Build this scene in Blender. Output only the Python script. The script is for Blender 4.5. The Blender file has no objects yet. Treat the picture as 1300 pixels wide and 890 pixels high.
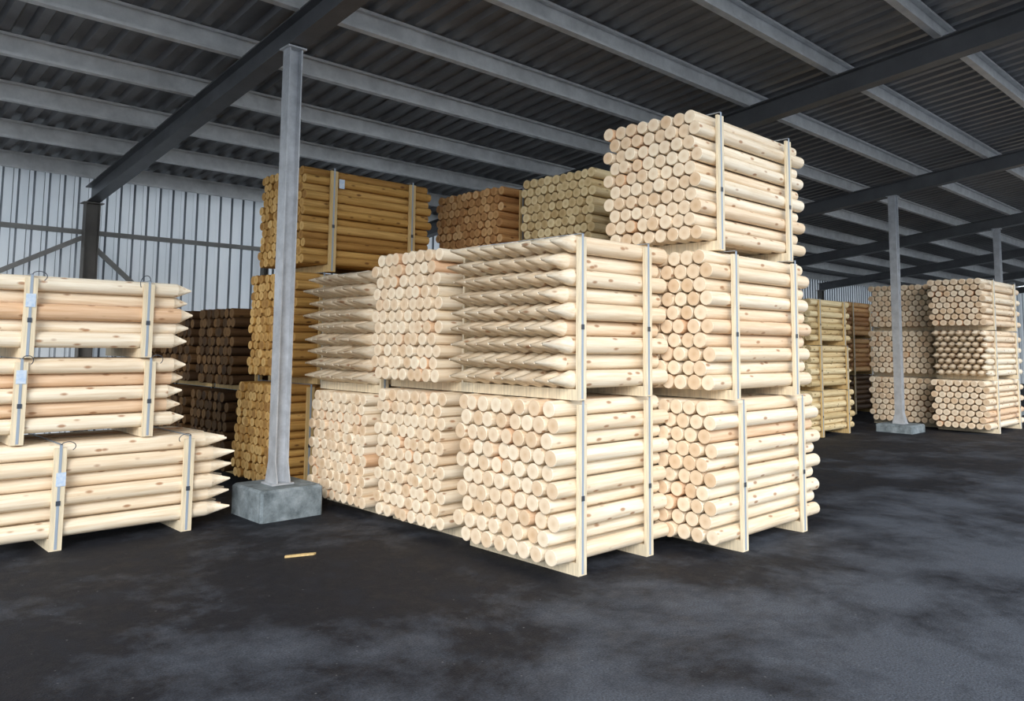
import bpy, math, random
import numpy as np
from mathutils import Vector, Matrix
random.seed(7)
scene = bpy.context.scene
scene.view_settings.view_transform = 'Standard'
scene.view_settings.look = 'None'
scene.view_settings.exposure = 0.0

# ------------------------------------------------------------ materials
def new_mat(name):
    m = bpy.data.materials.new(name); m.use_nodes = True
    nt = m.node_tree
    for n in list(nt.nodes): nt.nodes.remove(n)
    out = nt.nodes.new('ShaderNodeOutputMaterial')
    b = nt.nodes.new('ShaderNodeBsdfPrincipled')
    nt.links.new(b.outputs[0], out.inputs[0])
    return m, nt, b, out
def N(nt, t, **kw):
    n = nt.nodes.new(t)
    for k, v in kw.items():
        if k in n.inputs: n.inputs[k].default_value = v
        else: setattr(n, k, v)
    return n
def ramp(nt, fac, stops):
    r = nt.nodes.new('ShaderNodeValToRGB')
    e = r.color_ramp.elements
    while len(e) < len(stops): e.new(0.5)
    for i, (p, c) in enumerate(stops):
        e[i].position = p
        e[i].color = (c[0], c[1], c[2], 1) if hasattr(c, '__len__') else (c, c, c, 1)
    nt.links.new(fac, r.inputs[0])
    return r.outputs[0]
def mixc(nt, fac, a, b, mode='MIX'):
    m = nt.nodes.new('ShaderNodeMix'); m.data_type = 'RGBA'; m.blend_type = mode
    for sock, v in ((m.inputs[0], fac), (m.inputs[6], a), (m.inputs[7], b)):
        if hasattr(v, 'is_linked'): nt.links.new(v, sock)
        elif hasattr(v, '__len__'): sock.default_value = (v[0], v[1], v[2], 1)
        else: sock.default_value = v
    return m.outputs[2]
def s2l(r, g, b):
    f = lambda c: ((c/255+0.055)/1.055)**2.4 if c/255 > 0.04045 else c/255/12.92
    return (f(r), f(g), f(b))

def wood_mats(name, stops, endstops, dark, knotcol):
    # side
    m, nt, b, out = new_mat(name + '_side')
    L = nt.links.new
    at = N(nt, 'ShaderNodeAttribute', attribute_name='lpos')
    rn = N(nt, 'ShaderNodeAttribute', attribute_name='rnd')
    comb = N(nt, 'ShaderNodeCombineXYZ')
    mul = N(nt, 'ShaderNodeMath', operation='MULTIPLY'); mul.inputs[1].default_value = 57.0
    L(rn.outputs['Fac'], mul.inputs[0]); L(mul.outputs[0], comb.inputs[0]); L(mul.outputs[0], comb.inputs[1])
    add = N(nt, 'ShaderNodeVectorMath', operation='ADD'); L(at.outputs['Vector'], add.inputs[0]); L(comb.outputs[0], add.inputs[1])
    base = ramp(nt, rn.outputs['Fac'], stops)
    mp = N(nt, 'ShaderNodeMapping'); mp.inputs['Scale'].default_value = (2.2, 45, 45); L(add.outputs[0], mp.inputs[0])
    nz = N(nt, 'ShaderNodeTexNoise', Scale=1.0, Detail=4.0, Roughness=0.6); L(mp.outputs[0], nz.inputs['Vector'])
    streak = ramp(nt, nz.outputs[0], [(0.38, 0.0), (0.78, 1.0)])
    c1 = mixc(nt, streak, base, mixc(nt, 1.0, base, dark, 'MULTIPLY'))
    mp2 = N(nt, 'ShaderNodeMapping'); mp2.inputs['Scale'].default_value = (5.5, 13, 13); L(add.outputs[0], mp2.inputs[0])
    vo = N(nt, 'ShaderNodeTexVoronoi', Scale=1.0); L(mp2.outputs[0], vo.inputs['Vector'])
    kn = ramp(nt, vo.outputs['Distance'], [(0.10, 0.85), (0.21, 0.0)])
    c2 = mixc(nt, kn, c1, knotcol)
    L(c2, b.inputs['Base Color']); b.inputs['Roughness'].default_value = 0.62
    b.inputs['Specular IOR Level'].default_value = 0.3
    bp = N(nt, 'ShaderNodeBump', Strength=0.25, Distance=0.004); L(nz.outputs[0], bp.inputs['Height']); L(bp.outputs[0], b.inputs['Normal'])
    # end grain
    e, nt, b, out = new_mat(name + '_end_grain')
    L = nt.links.new
    at = N(nt, 'ShaderNodeAttribute', attribute_name='lpos')
    rn = N(nt, 'ShaderNodeAttribute', attribute_name='rnd')
    base = ramp(nt, rn.outputs['Fac'], endstops)
    mp = N(nt, 'ShaderNodeMapping'); mp.inputs['Scale'].default_value = (0, 1, 1); L(at.outputs['Vector'], mp.inputs[0])
    ln = N(nt, 'ShaderNodeVectorMath', operation='LENGTH'); L(mp.outputs[0], ln.inputs[0])
    nz = N(nt, 'ShaderNodeTexNoise', Scale=30.0, Detail=3.0); L(at.outputs['Vector'], nz.inputs['Vector'])
    ma = N(nt, 'ShaderNodeMath', operation='MULTIPLY_ADD'); ma.inputs[1].default_value = 0.008; L(nz.outputs[0], ma.inputs[0]); L(ln.outputs['Value'], ma.inputs[2])
    mm = N(nt, 'ShaderNodeMath', operation='MULTIPLY'); mm.inputs[1].default_value = 900.0; L(ma.outputs[0], mm.inputs[0])
    sn = N(nt, 'ShaderNodeMath', operation='SINE'); L(mm.outputs[0], sn.inputs[0])
    rg = ramp(nt, sn.outputs[0], [(0.2, 0.0), (1.0, 0.45)])
    c1 = mixc(nt, rg, base, mixc(nt, 1.0, base, dark, 'MULTIPLY'))
    core = ramp(nt, ln.outputs['Value'], [(0.0, 0.7), (0.035, 0.0)])
    c2 = mixc(nt, core, c1, mixc(nt, 1.0, base, dark, 'MULTIPLY'))
    edge = ramp(nt, ln.outputs['Value'], [(0.048, 0.0), (0.062, 0.5)])
    c3 = mixc(nt, edge, c2, mixc(nt, 1.0, base, dark, 'MULTIPLY'))
    L(c3, b.inputs['Base Color']); b.inputs['Roughness'].default_value = 0.75
    b.inputs['Specular IOR Level'].default_value = 0.2
    return m, e

W = {}
W['fresh'] = wood_mats('fresh_pine',
    [(0, s2l(249,238,217)), (0.5, s2l(246,230,205)), (0.84, s2l(241,221,193)), (0.94, s2l(237,208,177)), (1.0, s2l(229,188,150))],
    [(0, s2l(247,231,205)), (0.5, s2l(238,216,187)), (1.0, s2l(226,197,163))], (0.78, 0.68, 0.56), s2l(168,122,86))
W['brown'] = wood_mats('treated_pine_brown',
    [(0, s2l(220,180,114)), (0.5, s2l(204,161,92)), (1.0, s2l(174,130,70))],
    [(0, s2l(230,192,128)), (0.5, s2l(206,164,100)), (1.0, s2l(170,127,72))], (0.6, 0.5, 0.36), s2l(96,58,26))
W['orange'] = wood_mats('treated_pine_orange',
    [(0, s2l(222,178,124)), (0.5, s2l(206,158,104)), (1.0, s2l(182,132,84))],
    [(0, s2l(232,194,144)), (0.5, s2l(210,166,114)), (1.0, s2l(180,134,88))], (0.6, 0.48, 0.35), s2l(96,56,30))
W['green'] = wood_mats('treated_pine_pale',
    [(0, s2l(244,226,184)), (0.5, s2l(234,213,168)), (1.0, s2l(214,190,142))],
    [(0, s2l(242,224,180)), (0.5, s2l(228,206,160)), (1.0, s2l(200,174,128))], (0.66, 0.56, 0.42), s2l(120,90,50))
W['dark'] = wood_mats('treated_pine_dark',  # dark brown treated pine
    [(0, s2l(104,76,46)), (0.5, s2l(84,60,36)), (1.0, s2l(60,42,26))],
    [(0, s2l(112,84,52)), (0.5, s2l(86,64,38)), (1.0, s2l(60,44,28))], (0.6, 0.5, 0.4), s2l(46,32,20))

def board_mat(name, c):
    m, nt, b, out = new_mat(name)
    g = N(nt, 'ShaderNodeNewGeometry'); mp = N(nt, 'ShaderNodeMapping'); mp.inputs['Scale'].default_value = (60, 60, 5)
    nt.links.new(g.outputs['Position'], mp.inputs[0])
    nz = N(nt, 'ShaderNodeTexNoise', Scale=1.0, Detail=4.0); nt.links.new(mp.outputs[0], nz.inputs['Vector'])
    col = ramp(nt, nz.outputs[0], [(0.3, c), (0.75, tuple(v*0.7 for v in c))])
    nt.links.new(col, b.inputs['Base Color']); b.inputs['Roughness'].default_value = 0.7
    return m
M_board = board_mat('sawn_board', s2l(242,225,193))
M_boardb = board_mat('sawn_board_treated', s2l(220,188,130))

def metal_mat(name, c, rough=0.45, metallic=0.6, var=0.25, scale=6.0, spec=0.5):
    m, nt, b, out = new_mat(name)
    tc = N(nt, 'ShaderNodeNewGeometry')
    nz = N(nt, 'ShaderNodeTexNoise', Scale=scale, Detail=5.0, Roughness=0.65); nt.links.new(tc.outputs['Position'], nz.inputs['Vector'])
    col = ramp(nt, nz.outputs[0], [(0.3, tuple(v*(1-var) for v in c)), (0.7, c)])
    nt.links.new(col, b.inputs['Base Color'])
    b.inputs['Metallic'].default_value = metallic; b.inputs['Roughness'].default_value = rough
    b.inputs['Specular IOR Level'].default_value = spec
    return m
M_strap = metal_mat('strap_polyester', s2l(158,170,184), 0.4, 0.0, 0.1)
M_strapd = metal_mat('strap_buckle', s2l(70,78,90), 0.5, 0.3, 0.1)
M_galv = metal_mat('galvanised_purlin', (0.82,0.825,0.82), 0.42, 0.25, 0.3, 4.0)
M_beam = metal_mat('painted_beam', (0.14,0.145,0.155), 0.42, 0.3, 0.3, 3.0)
M_post = metal_mat('galvanised_column', (0.60,0.62,0.65), 0.5, 0.3, 0.3, 8.0)
M_deck = metal_mat('roof_deck_underside', (0.29,0.295,0.305), 0.42, 0.3, 0.3, 1.5)
M_girt = metal_mat('wall_rail_steel', (0.34,0.33,0.31), 0.5, 0.4, 0.3, 3.0)
M_wcol = metal_mat('wall_column_steel', (0.20,0.185,0.165), 0.6, 0.3, 0.3, 3.0)
m, nt, b, out = new_mat('paper_label'); b.inputs['Roughness'].default_value=0.6
tc=N(nt,'ShaderNodeNewGeometry'); nz=N(nt,'ShaderNodeTexNoise',Scale=40.0); nt.links.new(tc.outputs['Position'],nz.inputs['Vector'])
nt.links.new(ramp(nt,nz.outputs[0],[(0.3,(0.45,0.58,0.76)),(0.6,(0.62,0.70,0.80))]), b.inputs['Base Color'])
M_label = m

# concrete
m, nt, b, out = new_mat('cast_concrete')
g = N(nt, 'ShaderNodeNewGeometry')
n1 = N(nt, 'ShaderNodeTexNoise', Scale=7.0, Detail=8.0, Roughness=0.7); nt.links.new(g.outputs['Position'], n1.inputs['Vector'])
nt.links.new(ramp(nt, n1.outputs[0], [(0.3, (0.08,0.10,0.11)), (0.55, (0.22,0.26,0.28)), (0.75, (0.38,0.42,0.45))]), b.inputs['Base Color'])
b.inputs['Roughness'].default_value = 0.85
bp = N(nt, 'ShaderNodeBump', Strength=0.6, Distance=0.02); nt.links.new(n1.outputs[0], bp.inputs['Height']); nt.links.new(bp.outputs[0], b.inputs['Normal'])
M_conc = m

# asphalt floor
m, nt, b, out = new_mat('asphalt'); L = nt.links.new
g = N(nt, 'ShaderNodeNewGeometry')
n1 = N(nt, 'ShaderNodeTexNoise', Scale=0.8, Detail=9.0, Roughness=0.72, Distortion=0.2); L(g.outputs['Position'], n1.inputs['Vector'])
n2 = N(nt, 'ShaderNodeTexNoise', Scale=90.0, Detail=3.0, Roughness=0.7); L(g.outputs['Position'], n2.inputs['Vector'])
n3 = N(nt, 'ShaderNodeTexNoise', Scale=3.5, Detail=8.0, Roughness=0.75); L(g.outputs['Position'], n3.inputs['Vector'])
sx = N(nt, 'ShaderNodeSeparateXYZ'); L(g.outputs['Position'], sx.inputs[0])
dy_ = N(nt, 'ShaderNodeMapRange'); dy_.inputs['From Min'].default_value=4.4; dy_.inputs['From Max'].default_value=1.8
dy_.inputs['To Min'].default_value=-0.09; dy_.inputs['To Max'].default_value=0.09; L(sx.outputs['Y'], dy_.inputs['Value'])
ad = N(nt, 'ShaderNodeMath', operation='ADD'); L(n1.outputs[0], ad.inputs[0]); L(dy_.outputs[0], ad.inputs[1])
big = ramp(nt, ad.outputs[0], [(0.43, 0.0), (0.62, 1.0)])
c = mixc(nt, big, (0.0075,0.0088,0.0145), (0.080,0.090,0.112))
c = mixc(nt, ramp(nt, n3.outputs[0], [(0.52, 0.0), (0.85, 0.45)]), c, (0.06,0.066,0.083))
c = mixc(nt, 1.0, c, ramp(nt, n2.outputs[0], [(0.3, 0.4), (0.7, 1.5)]), 'MULTIPLY')
vo = N(nt, 'ShaderNodeTexVoronoi', Scale=9.0); L(g.outputs['Position'], vo.inputs['Vector'])
c = mixc(nt, ramp(nt, vo.outputs['Distance'], [(0.03, 0.7), (0.06, 0.0)]), c, (0.20,0.20,0.20))
L(c, b.inputs['Base Color'])
L(ramp(nt, n3.outputs[0], [(0.3, 0.55), (0.7, 0.85)]), b.inputs['Roughness'])
b.inputs['Specular IOR Level'].default_value = 0.3
bp = N(nt, 'ShaderNodeBump', Strength=0.7, Distance=0.008); L(n2.outputs[0], bp.inputs['Height']); L(bp.outputs[0], b.inputs['Normal'])
M_asph = m

# light wall cladding (profiled sheet)
m, nt, b, out = new_mat('wall_cladding'); L = nt.links.new
g = N(nt, 'ShaderNodeNewGeometry'); mp = N(nt, 'ShaderNodeMapping'); mp.inputs['Scale'].default_value = (1.2, 1, 0.5); L(g.outputs['Position'], mp.inputs[0])
n1 = N(nt, 'ShaderNodeTexNoise', Scale=1.0, Detail=5.0); L(mp.outputs[0], n1.inputs['Vector'])
col = ramp(nt, n1.outputs[0], [(0.35, (0.72,0.76,0.79)), (0.65, (0.88,0.90,0.91))])
L(col, b.inputs['Base Color']); b.inputs['Roughness'].default_value = 0.3; b.inputs['Metallic'].default_value=0.2
tr = N(nt, 'ShaderNodeBsdfTranslucent'); L(col, tr.inputs['Color'])
mx = N(nt, 'ShaderNodeMixShader'); mx.inputs[0].default_value = 0.32
L(b.outputs[0], mx.inputs[1]); L(tr.outputs[0], mx.inputs[2]); L(mx.outputs[0], out.inputs[0])
M_clad = m
M_flank_shade = metal_mat('wall_cladding_flank_shade', (0.34,0.37,0.40), 0.5, 0.2, 0.3, 2.0)  # same sheet in a darker colour, rib shade painted onto the flanks

# ------------------------------------------------------------ mesh helper
class MB:
    def __init__(s): s.v=[]; s.f=[]; s.mi=[]; s.sm=[]; s.lp=[]; s.rn=[]
    def add(s, verts, faces, mi=0, smooth=False, lp=None, rnd=0.5):
        o=len(s.v); s.v.extend(verts)
        s.lp.extend(lp if lp is not None else verts); s.rn.extend([rnd]*len(verts))
        for f in faces: s.f.append([i+o for i in f]); s.mi.append(mi); s.sm.append(smooth)
    def box(s, a, b, mi=0):
        x0,y0,z0=a; x1,y1,z1=b
        s.add([(x0,y0,z0),(x1,y0,z0),(x1,y1,z0),(x0,y1,z0),(x0,y0,z1),(x1,y0,z1),(x1,y1,z1),(x0,y1,z1)],
              [(0,3,2,1),(4,5,6,7),(0,1,5,4),(1,2,6,5),(2,3,7,6),(3,0,4,7)], mi)
    def tube(s, pts, r, mi=0, k=6):
        vs=[];fs=[]; n=len(pts)
        P=[Vector(p) for p in pts]
        for i,p in enumerate(P):
            d=(P[min(i+1,n-1)]-P[max(i-1,0)]).normalized()
            a=d.cross(Vector((0.3,0.9,0.2))).normalized(); b_=d.cross(a)
            for j in range(k):
                an=2*math.pi*j/k; q=p+a*(r*math.cos(an))+b_*(r*math.sin(an)); vs.append(tuple(q))
        for i in range(n-1):
            for j in range(k): fs.append((i*k+j,i*k+(j+1)%k,(i+1)*k+(j+1)%k,(i+1)*k+j))
        s.add(vs,fs,mi,True)
    def build(s, name, mats, attrs=False, parent=None):
        me=bpy.data.meshes.new(name); me.from_pydata(s.v,[],s.f)
        for mm in mats: me.materials.append(mm)
        me.polygons.foreach_set('material_index', s.mi); me.polygons.foreach_set('use_smooth', s.sm)
        if attrs:
            a=me.attributes.new('lpos','FLOAT_VECTOR','POINT'); a.data.foreach_set('vector', np.array(s.lp,dtype=np.float32).ravel())
            a=me.attributes.new('rnd','FLOAT','POINT'); a.data.foreach_set('value', np.array(s.rn,dtype=np.float32))
        me.update()
        ob=bpy.data.objects.new(name, me); scene.collection.objects.link(ob)
        if parent: ob.parent=parent
        return ob

SEG=18
CS=[(math.cos(2*math.pi*i/SEG), math.sin(2*math.pi*i/SEG)) for i in range(SEG)]
def log(mb, x0, x1, y, z, r, point=0, plen=0.2):
    rnd=random.random(); dy=random.uniform(-.005,.005)
    rot=random.uniform(0,6.28)
    cr,sr=math.cos(rot),math.sin(rot)
    def ring(x, rad, t, oy=0, oz=0):
        vs=[];ls=[]
        for c,s_ in CS:
            vs.append((x, y+dy*t+rad*c+oy, z+rad*s_+oz)); ls.append((x-x0, rad*(c*cr-s_*sr), rad*(c*sr+s_*cr)))
        return vs,ls
    ch=0.004
    bx0=x0+(plen if point<0 else ch); bx1=x1-(plen if point>0 else ch)
    taper=random.uniform(0.96,1.0)
    a=ring(bx0,r,-1); b=ring(bx1,r*taper,1)
    fs=[(i,i+SEG,(i+1)%SEG+SEG,(i+1)%SEG) for i in range(SEG)]
    mb.add(a[0]+b[0], fs, 0, True, a[1]+b[1], rnd)
    for side,bx,x,rr,base in ((-1,bx0,x0,r,a),(1,bx1,x1,r*taper,b)):
        if point==side:
            k=random.uniform(.85,1.08)
            tipx = bx + side*plen*k
            oy=random.uniform(-.1,.1)*rr; oz=random.uniform(-.1,.1)*rr
            t=ring(tipx, rr*0.13, side, oy, oz)
            if side<0: f2=[(i,i+SEG,(i+1)%SEG+SEG,(i+1)%SEG)[::-1] for i in range(SEG)]; f2.append(tuple(range(SEG,2*SEG))[::-1])
            else: f2=[(i,i+SEG,(i+1)%SEG+SEG,(i+1)%SEG) for i in range(SEG)]; f2.append(tuple(range(SEG,2*SEG)))
            mb.add(base[0]+t[0], f2, 0, True, base[1]+t[1], rnd*0.4)
        else:
            c=ring(x, rr-ch, side)
            fs2=[(i,i+SEG,(i+1)%SEG+SEG,(i+1)%SEG) for i in range(SEG)]
            mb.add(base[0]+c[0], fs2, 0, False, base[1]+c[1], rnd)
            cap=tuple(range(SEG)); 
            mb.add(c[0], [cap if side>0 else cap[::-1]], 1, False, c[1], random.random())

def bundle(name, x0,x1,y0,y1,z0,z1, kind='fresh', dia=0.12, point=0, straps=None, label=None, curls=False, strapm=None, jit=0.018, plen=0.2):
    mb=MB()
    bh=0.085 if z0<0.01 else 0.075
    L=x1-x0
    if straps is None: straps=(x0+0.2*L, x1-0.18*L)
    zl=z0+bh
    H=z1-zl-0.004
    bt=0.022
    ya=y0+bt; yb=y1-bt
    rows=max(2, int(round((H-dia)/(dia*0.885)))+1)
    dz=(H-dia)/(rows-1)
    n=max(2,int((yb-ya-dia*0.5)/dia))
    dy=(yb-ya-dia)/(n-0.5)
    for r in range(rows):
        off = 0 if r%2==0 else dy*0.5
        for c in range(n):
            rad=min(dia,dy*1.02)/2*random.uniform(0.92,1.0)
            yy=ya+dia/2+off+c*dy
            zz=zl+dia/2+r*dz
            if r==0: zz=zl+rad
            log(mb, x0+random.uniform(-jit,jit)+0.01, x1+random.uniform(-jit,jit)-0.01, yy+random.uniform(-.004,.004), zz, rad, point, plen)
    bw=0.085
    for sx in straps:
        mb.box((sx-bw/2,y0+bt,z0),(sx+bw/2,y1-bt,z0+bh),2)
        mb.box((sx-bw/2,y0,z0),(sx+bw/2,y0+bt,z1-0.03),2)
        mb.box((sx-bw/2,y1-bt,z0),(sx+bw/2,y1,z1-0.03),2)
        w=0.019; t=0.003
        mb.box((sx-w/2,y0-t,z0+0.01),(sx+w/2,y0,z1),3)
        mb.box((sx-w/2,y1,z0+0.01),(sx+w/2,y1+t,z1),3)
        mb.box((sx-w/2,y0-t,z1-0.004),(sx+w/2,y1+t,z1-0.001),3)
        mb.box((sx-w*0.8,y0-2*t,z0+0.42*(z1-z0)),(sx+w*0.8,y0-t,z0+0.42*(z1-z0)+0.035),4)
        if curls:
            pts=[]; sg=random.choice((-1,1)); hh=random.uniform(0.03,0.05); ww=random.uniform(0.06,0.10)
            for i in range(19):
                t_=i/18; an=math.pi*t_*1.25
                pts.append((sx+sg*ww*(1-math.cos(an))/2, y0-0.01-0.03*math.sin(an*0.8), z1-0.005+hh*math.sin(an)-0.02*t_))
            mb.tube(pts,0.003,4)
    if label:
        lx,lz=label
        mb.box((lx-0.033,y0-0.006,lz-0.05),(lx+0.033,y0-0.004,lz+0.05),5)
    s,e=W[kind]
    return mb.build(name,[s,e,M_board if kind=='fresh' else M_boardb, strapm or M_strap, M_strapd, M_label],True)

RP='round_post_bundle'; PP='pointed_post_bundle'; TP='treated_post_bundle'
# --- A front stack
bundle(RP, 3.93,5.20, 3.64,4.76, 0,1.18, dia=0.118, straps=(4.16,4.92), jit=0.022)
bundle(PP, 3.84,5.18, 3.62,4.86, 1.18,2.34, dia=0.13, point=-1, straps=(4.13,4.89), plen=0.24)
# --- B tall stack
bundle(RP, 5.21,6.92, 3.23,4.3, 0,1.15, dia=0.115, straps=(5.58,6.55), jit=0.022)
bundle(RP, 5.20,6.80, 3.23,4.32, 1.15,2.31, dia=0.118, straps=(5.5,6.47))
bundle(RP, 5.17,6.88, 3.30,4.32, 2.31,3.42, dia=0.112, straps=(5.42,6.54))
# --- C
bundle(RP, 3.98,5.4, 4.92,5.94, 0,1.17, dia=0.11)
bundle(RP, 3.94,5.4, 4.94,5.97, 1.17,2.34, dia=0.11)
# --- D
bundle(RP, 3.98,5.4, 6.02,7.07, 0,1.1, dia=0.105)
bundle(PP, 3.86,5.4, 6.04,7.10, 1.1,2.24, dia=0.13, point=-1, plen=0.24)
# --- E treated
bundle(TP, 3.9,5.5, 7.45,8.6, 0,1.12, kind='brown', dia=0.105)
bundle(TP, 3.98,5.6, 7.4,8.5, 1.12,2.3, kind='brown', dia=0.105)
bundle(TP, 4.0,5.66, 7.3,8.36, 2.3,3.41, kind='brown', dia=0.10, label=(4.42,3.25))
# --- F, G
for i,(za,zb_) in enumerate(((0,1.13),(1.13,2.27),(2.27,3.38))):
    bundle(TP, 6.05,7.6, 6.50,7.78, za,zb_, kind='orange', dia=0.105)
    bundle(TP, 6.15,7.8, 5.2,6.36, za,zb_+(0.03 if i==2 else 0), kind='green', dia=0.105)
# --- left stack
bundle(PP, 1.2,3.07, 6.65,7.6, 0,0.78, dia=0.125, point=1, straps=(1.70,2.66), label=(1.71,0.52), curls=True, jit=0.03)
bundle(PP, 0.9,2.68, 6.75,7.65, 0.78,1.42, dia=0.12, point=1, straps=(1.43,2.35), label=(1.43,1.28), curls=True, jit=0.03, plen=0.13)
bundle(PP, 0.9,2.70, 6.75,7.65, 1.42,2.05, dia=0.125, point=1, straps=(1.46,2.31), label=(1.46,1.85), curls=True, jit=0.03, plen=0.13)
# --- dark stacks behind
for ya in (8.75,9.95,11.15):
    bundle('dark_post_bundle', 3.9,5.5, ya,ya+1.1, 0,0.98, kind='dark', dia=0.12)
    bundle('dark_post_bundle', 3.95,5.55, ya,ya+1.1, 0.98,1.95, kind='dark', dia=0.12)
# --- H
for i,(za,zb_) in enumerate(((0,0.8),(0.8,1.6),(1.6,2.42))):
    bundle(TP, 13.2,14.9-0.1*(i==2), 6.3,7.4, za,zb_, kind='green', dia=0.12, point=(1 if i==1 else 0))
# --- J, K
for i,(za,zb_) in enumerate(((0,0.98),(0.98,1.92),(1.92,2.86))):
    bundle(RP, 16.8+0.05*i,18.4, 5.55,6.85, za,zb_, dia=0.12)
    bundle(PP if i==1 else RP, 16.35,18.6, 4.45,5.50, za,zb_+0.03*(i==2), dia=0.12, point=(-1 if i==1 else 0))
    bundle(RP, 22.4,24.2, 4.0,5.1, za,zb_, dia=0.13)
    bundle(TP, 18.6,20.2, 8.0,9.2, za*0.93,zb_*0.93, kind='orange' if i else 'dark', dia=0.13)

# ------------------------------------------------------------ building
SL=0.120
def zb(y): return 4.36+SL*(6.8-y)      # beam underside
BH=0.26; PH=0.22
mb=MB(); mb.box((-25,-25,-0.1),(60,30,0.0)); fl=mb.build('floor',[M_asph])

YB=13.1; YF=0.4; X0=-2.0; X1=42.0
# roof deck
mb=MB(); pitch=0.25; prof=[(0,0),(0.09,0),(0.125,0.055),(0.215,0.055)]
xs=[];zs=[]
x=X0
while x<X1:
    for px,pz in prof: xs.append(x+px); zs.append(pz)
    x+=pitch
vs=[];fs=[]
for yy in (YF-0.3,YB+0.1):
    base=zb(yy)+BH+PH+0.002
    vs+= [(a,yy,base+c) for a,c in zip(xs,zs)]
n=len(xs)
fs=[(i,i+1,i+1+n,i+n) for i in range(n-1)]
mb.add(vs,fs); 
ce=mb.build('ceiling',[M_deck]); so=ce.modifiers.new('thickness','SOLIDIFY'); so.thickness=0.004; so.offset=1

def extrude(mb, prof, p0, p1, axis, mi=0):
    n=len(prof); vs=[]
    for p in (p0,p1):
        for u,w in prof:
            vs.append((p[0],p[1]+u,p[2]+w) if axis=='x' else (p[0]+u,p[1],p[2]+w))
    fs=[(i,(i+1)%n,(i+1)%n+n,i+n) for i in range(n)]
    fs += [tuple(range(n))[::-1], tuple(range(n,2*n))]
    mb.add(vs,fs,mi)
# C purlin opening towards the open front
t=0.006; fw=0.085; lip=0.028
cprof=[(0,0),(-fw,0),(-fw,lip),(-fw+t,lip),(-fw+t,t),(-t,t),(-t,PH-t),(-fw+t,PH-t),(-fw+t,PH-lip),(-fw,PH-lip),(-fw,PH),(0,PH)]
yy=0.60
while yy<YB-0.2:
    mb=MB(); extrude(mb,cprof,(X0,yy,zb(yy)+BH),(X1,yy,zb(yy)+BH),'x'); mb.build('roof_purlin',[M_galv]); yy+=1.198
def ibeam(w,h,tf=0.014,tw=0.012):
    return [(-w/2,0),(w/2,0),(w/2,tf),(tw/2,tf),(tw/2,h-tf),(w/2,h-tf),(w/2,h),(-w/2,h),(-w/2,h-tf),(-tw/2,h-tf),(-tw/2,tf),(-w/2,tf)]
BX=[3.53]+[3.45+6.1*i for i in range(1,7)]
for bx in BX:
    mb=MB(); extrude(mb,ibeam(0.18,BH-0.001),(bx,YF,zb(YF)),(bx,YB-0.1,zb(YB-0.1)),'y'); mb.build('roof_beam',[M_beam])

def hcolumn(name,bx,by,z0,z1,mat,w=0.16,d=0.16):
    mb=MB(); tf=0.012; tw=0.01
    mb.box((bx-w/2,by-d/2,z0),(bx-w/2+tf,by+d/2,z1)); mb.box((bx+w/2-tf,by-d/2,z0),(bx+w/2,by+d/2,z1))
    mb.box((bx-w/2+tf,by-tw/2,z0),(bx+w/2-tf,by+tw/2,z1))
    mb.box((bx-w*0.8,by-d*0.8,z0),(bx+w*0.8,by+d*0.8,z0+0.015))
    mb.box((bx-w*0.7,by-d*0.7,z1-0.015),(bx+w*0.7,by+d*0.7,z1))
    for sy in (-1,1):
        for gx in (bx-w/2,bx+w/2-tf):
            y_a=by+sy*d/2; y_b=by+sy*(d/2+0.05)
            vs=[(gx,y_a,z0+.015),(gx+tf,y_a,z0+.015),(gx,y_b,z0+.015),(gx+tf,y_b,z0+.015),(gx,y_a,z0+.2),(gx+tf,y_a,z0+.2)]
            mb.add(vs,[(0,1,3,2),(0,2,4),(1,5,3),(2,3,5,4),(0,4,5,1)])
    return mb.build(name,[mat])
posts=[(3.53,6.78),(9.55,6.6),(15.65,5.8),(21.75,5.65),(27.85,5.7)]
for i,(px,py) in enumerate(posts):
    hf=0.27 if i==0 else 0.15
    s=0.3 if i==0 else 0.33
    mb=MB()
    c=0.02
    def rr(s,z): return [(px-s+c,py-s,z),(px+s-c,py-s,z),(px+s,py-s+c,z),(px+s,py+s-c,z),(px+s-c,py+s,z),(px-s+c,py+s,z),(px-s,py+s-c,z),(px-s,py-s+c,z)]
    vs=rr(s,0)+rr(s,hf-0.02)+rr(s-0.02,hf)
    fs=[tuple(range(8))[::-1],tuple(range(16,24))]
    for k in (0,8): fs+=[(k+i2,k+(i2+1)%8,k+8+(i2+1)%8,k+8+i2) for i2 in range(8)]
    mb.add(vs,fs); mb.build('concrete_footing',[M_conc])
    hcolumn('steel_column',px,py,hf,zb(py)-0.0,M_post,0.135,0.135)
# walls: profiled sheet, flanks in slot 1, darkened as painted rib shading
WP=((0,0),(0.11,0),(0.13,0.045),(0.18,0.045)); WPITCH=0.2
def clad(name, pts, ztops):
    mb=MB(); n=len(pts)
    mb.add([(a,c,0) for a,c in pts]+[(a,c,z) for (a,c),z in zip(pts,ztops)],[(i,i+1,i+1+n,i+n) for i in range(n-1)])
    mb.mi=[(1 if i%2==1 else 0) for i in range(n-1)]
    mb.build(name,[M_clad,M_flank_shade])
pts=[]; x=X0
while x<X1:
    pts+=[(x+px,YB+pz) for px,pz in WP]; x+=WPITCH
clad('wall_back',pts,[zb(YB)+BH+PH-0.01]*len(pts))
pts=[]; y=YF
while y<YB:
    pts+=[(X1+pz,min(y+py,YB)) for py,pz in WP]; y+=WPITCH
clad('wall_end',pts,[zb(p[1])+BH+PH-0.01 for p in pts])
for i,z in enumerate((1.2,3.15)):
    mb=MB(); g=[(0,0),(-0.06,0),(-0.06,0.07),(0,0.07)] 
    extrude(mb,g,(X0,YB-0.002,z),(X1,YB-0.002,z),'x'); mb.build('wall_rail',[M_girt])
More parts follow.
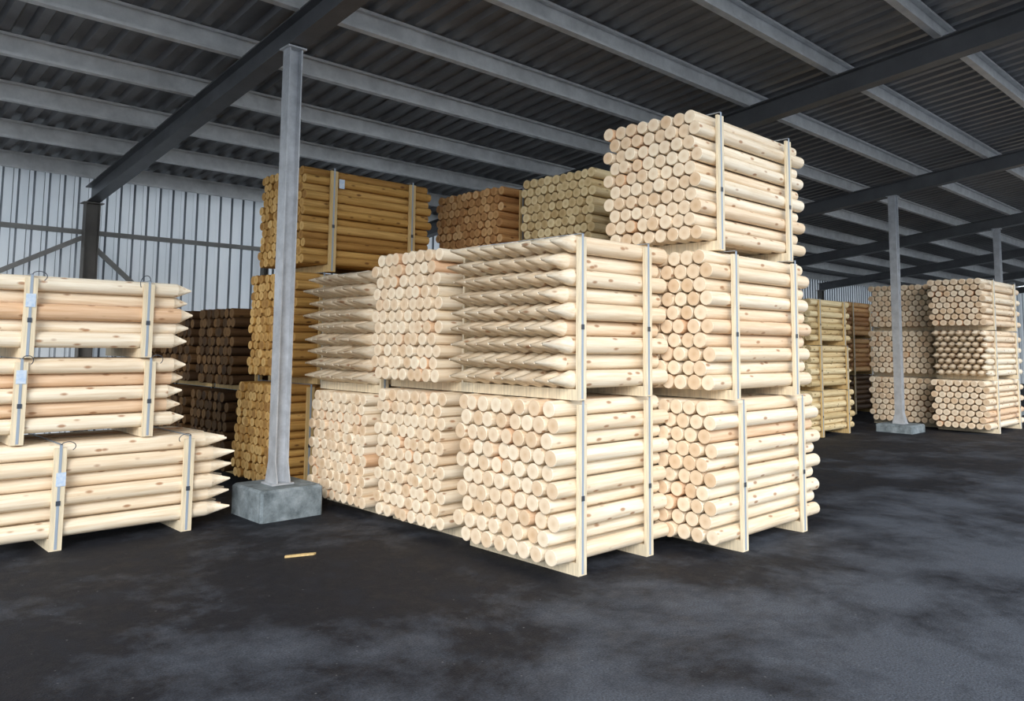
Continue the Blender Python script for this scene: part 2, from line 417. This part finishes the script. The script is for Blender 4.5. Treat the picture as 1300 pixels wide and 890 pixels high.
for i,bx in enumerate(BX):
    hcolumn('wall_column',bx,YB-0.16,0,zb(YB-0.16),M_wcol,0.2,0.16)
hcolumn('wall_column',6.35,YB-0.14,0,3.15,M_wcol,0.1,0.12)
def brace(a,b,w=0.07):
    mb=MB(); A=Vector(a);B=Vector(b); d=(B-A).normalized(); nrm=Vector((0,1,0)); u=d.cross(nrm).normalized()*w/2; q=nrm*0.02
    vs=[A-u-q,A+u-q,A+u+q,A-u+q,B-u-q,B+u-q,B+u+q,B-u+q]
    mb.add([tuple(v) for v in vs],[(0,1,2,3),(7,6,5,4),(0,4,5,1),(1,5,6,2),(2,6,7,3),(3,7,4,0)]); return mb.build('wall_brace',[M_girt])
brace((3.45,YB-0.09,3.1),(1.3,YB-0.09,1.9)); brace((3.45,YB-0.09,3.1),(5.6,YB-0.09,1.2))
# wood scrap on floor
mb=MB()
A=Vector((2.97,5.35,0.0)); ang=-0.3
pts=[(-0.1,-0.012),(0.11,-0.016),(0.13,0.004),(0.05,0.012),(-0.09,0.010)]
top=[(A.x+p[0]*math.cos(ang)-p[1]*math.sin(ang),A.y+p[0]*math.sin(ang)+p[1]*math.cos(ang),0.014) for p in pts]
bot=[(a,b_,0.0) for a,b_,_ in top]
mb.add(bot+top,[(4,3,2,1,0),(5,6,7,8,9)]+[(i,(i+1)%5,(i+1)%5+5,i+5) for i in range(5)])
mb.build('wood_scrap',[M_boardb])

# ------------------------------------------------------------ light
w=bpy.data.worlds.new('sky'); scene.world=w; w.use_nodes=True
bg=w.node_tree.nodes['Background']; bg.inputs[0].default_value=(0.83,0.915,1.0,1); bg.inputs[1].default_value=1.75
sd=bpy.data.lights.new('sun','SUN'); sd.energy=2.9; sd.angle=math.radians(30); sd.color=(1.0,0.985,0.965)
so=bpy.data.objects.new('sun',sd); scene.collection.objects.link(so)
dirv=Vector((0.66,0.66,-0.42)); so.rotation_euler=dirv.to_track_quat('-Z','Y').to_euler(); so.location=(-5,-6,8)

# ------------------------------------------------------------ camera
cd=bpy.data.cameras.new('camera'); cam=bpy.data.objects.new('camera',cd); scene.collection.objects.link(cam)
cd.sensor_width=36; cd.lens=36*1000/1300; cd.sensor_fit='HORIZONTAL'
pitch_=math.radians(5.14); roll=math.radians(0.6)
fh=Vector((0.690,0.724,0)).normalized(); rh=Vector((0.724,-0.690,0)).normalized(); up=Vector((0,0,1))
fw_=(fh*math.cos(pitch_)+up*math.sin(pitch_)); u=(up*math.cos(pitch_)-fh*math.sin(pitch_))
r2=rh*math.cos(roll)+u*math.sin(roll); u2=u*math.cos(roll)-rh*math.sin(roll)
M=Matrix((r2,u2,-fw_)).transposed().to_4x4(); M.translation=Vector((0,0,1.56)); cam.matrix_world=M
cd.shift_y=-98/1300; cd.clip_end=200
scene.camera=cam
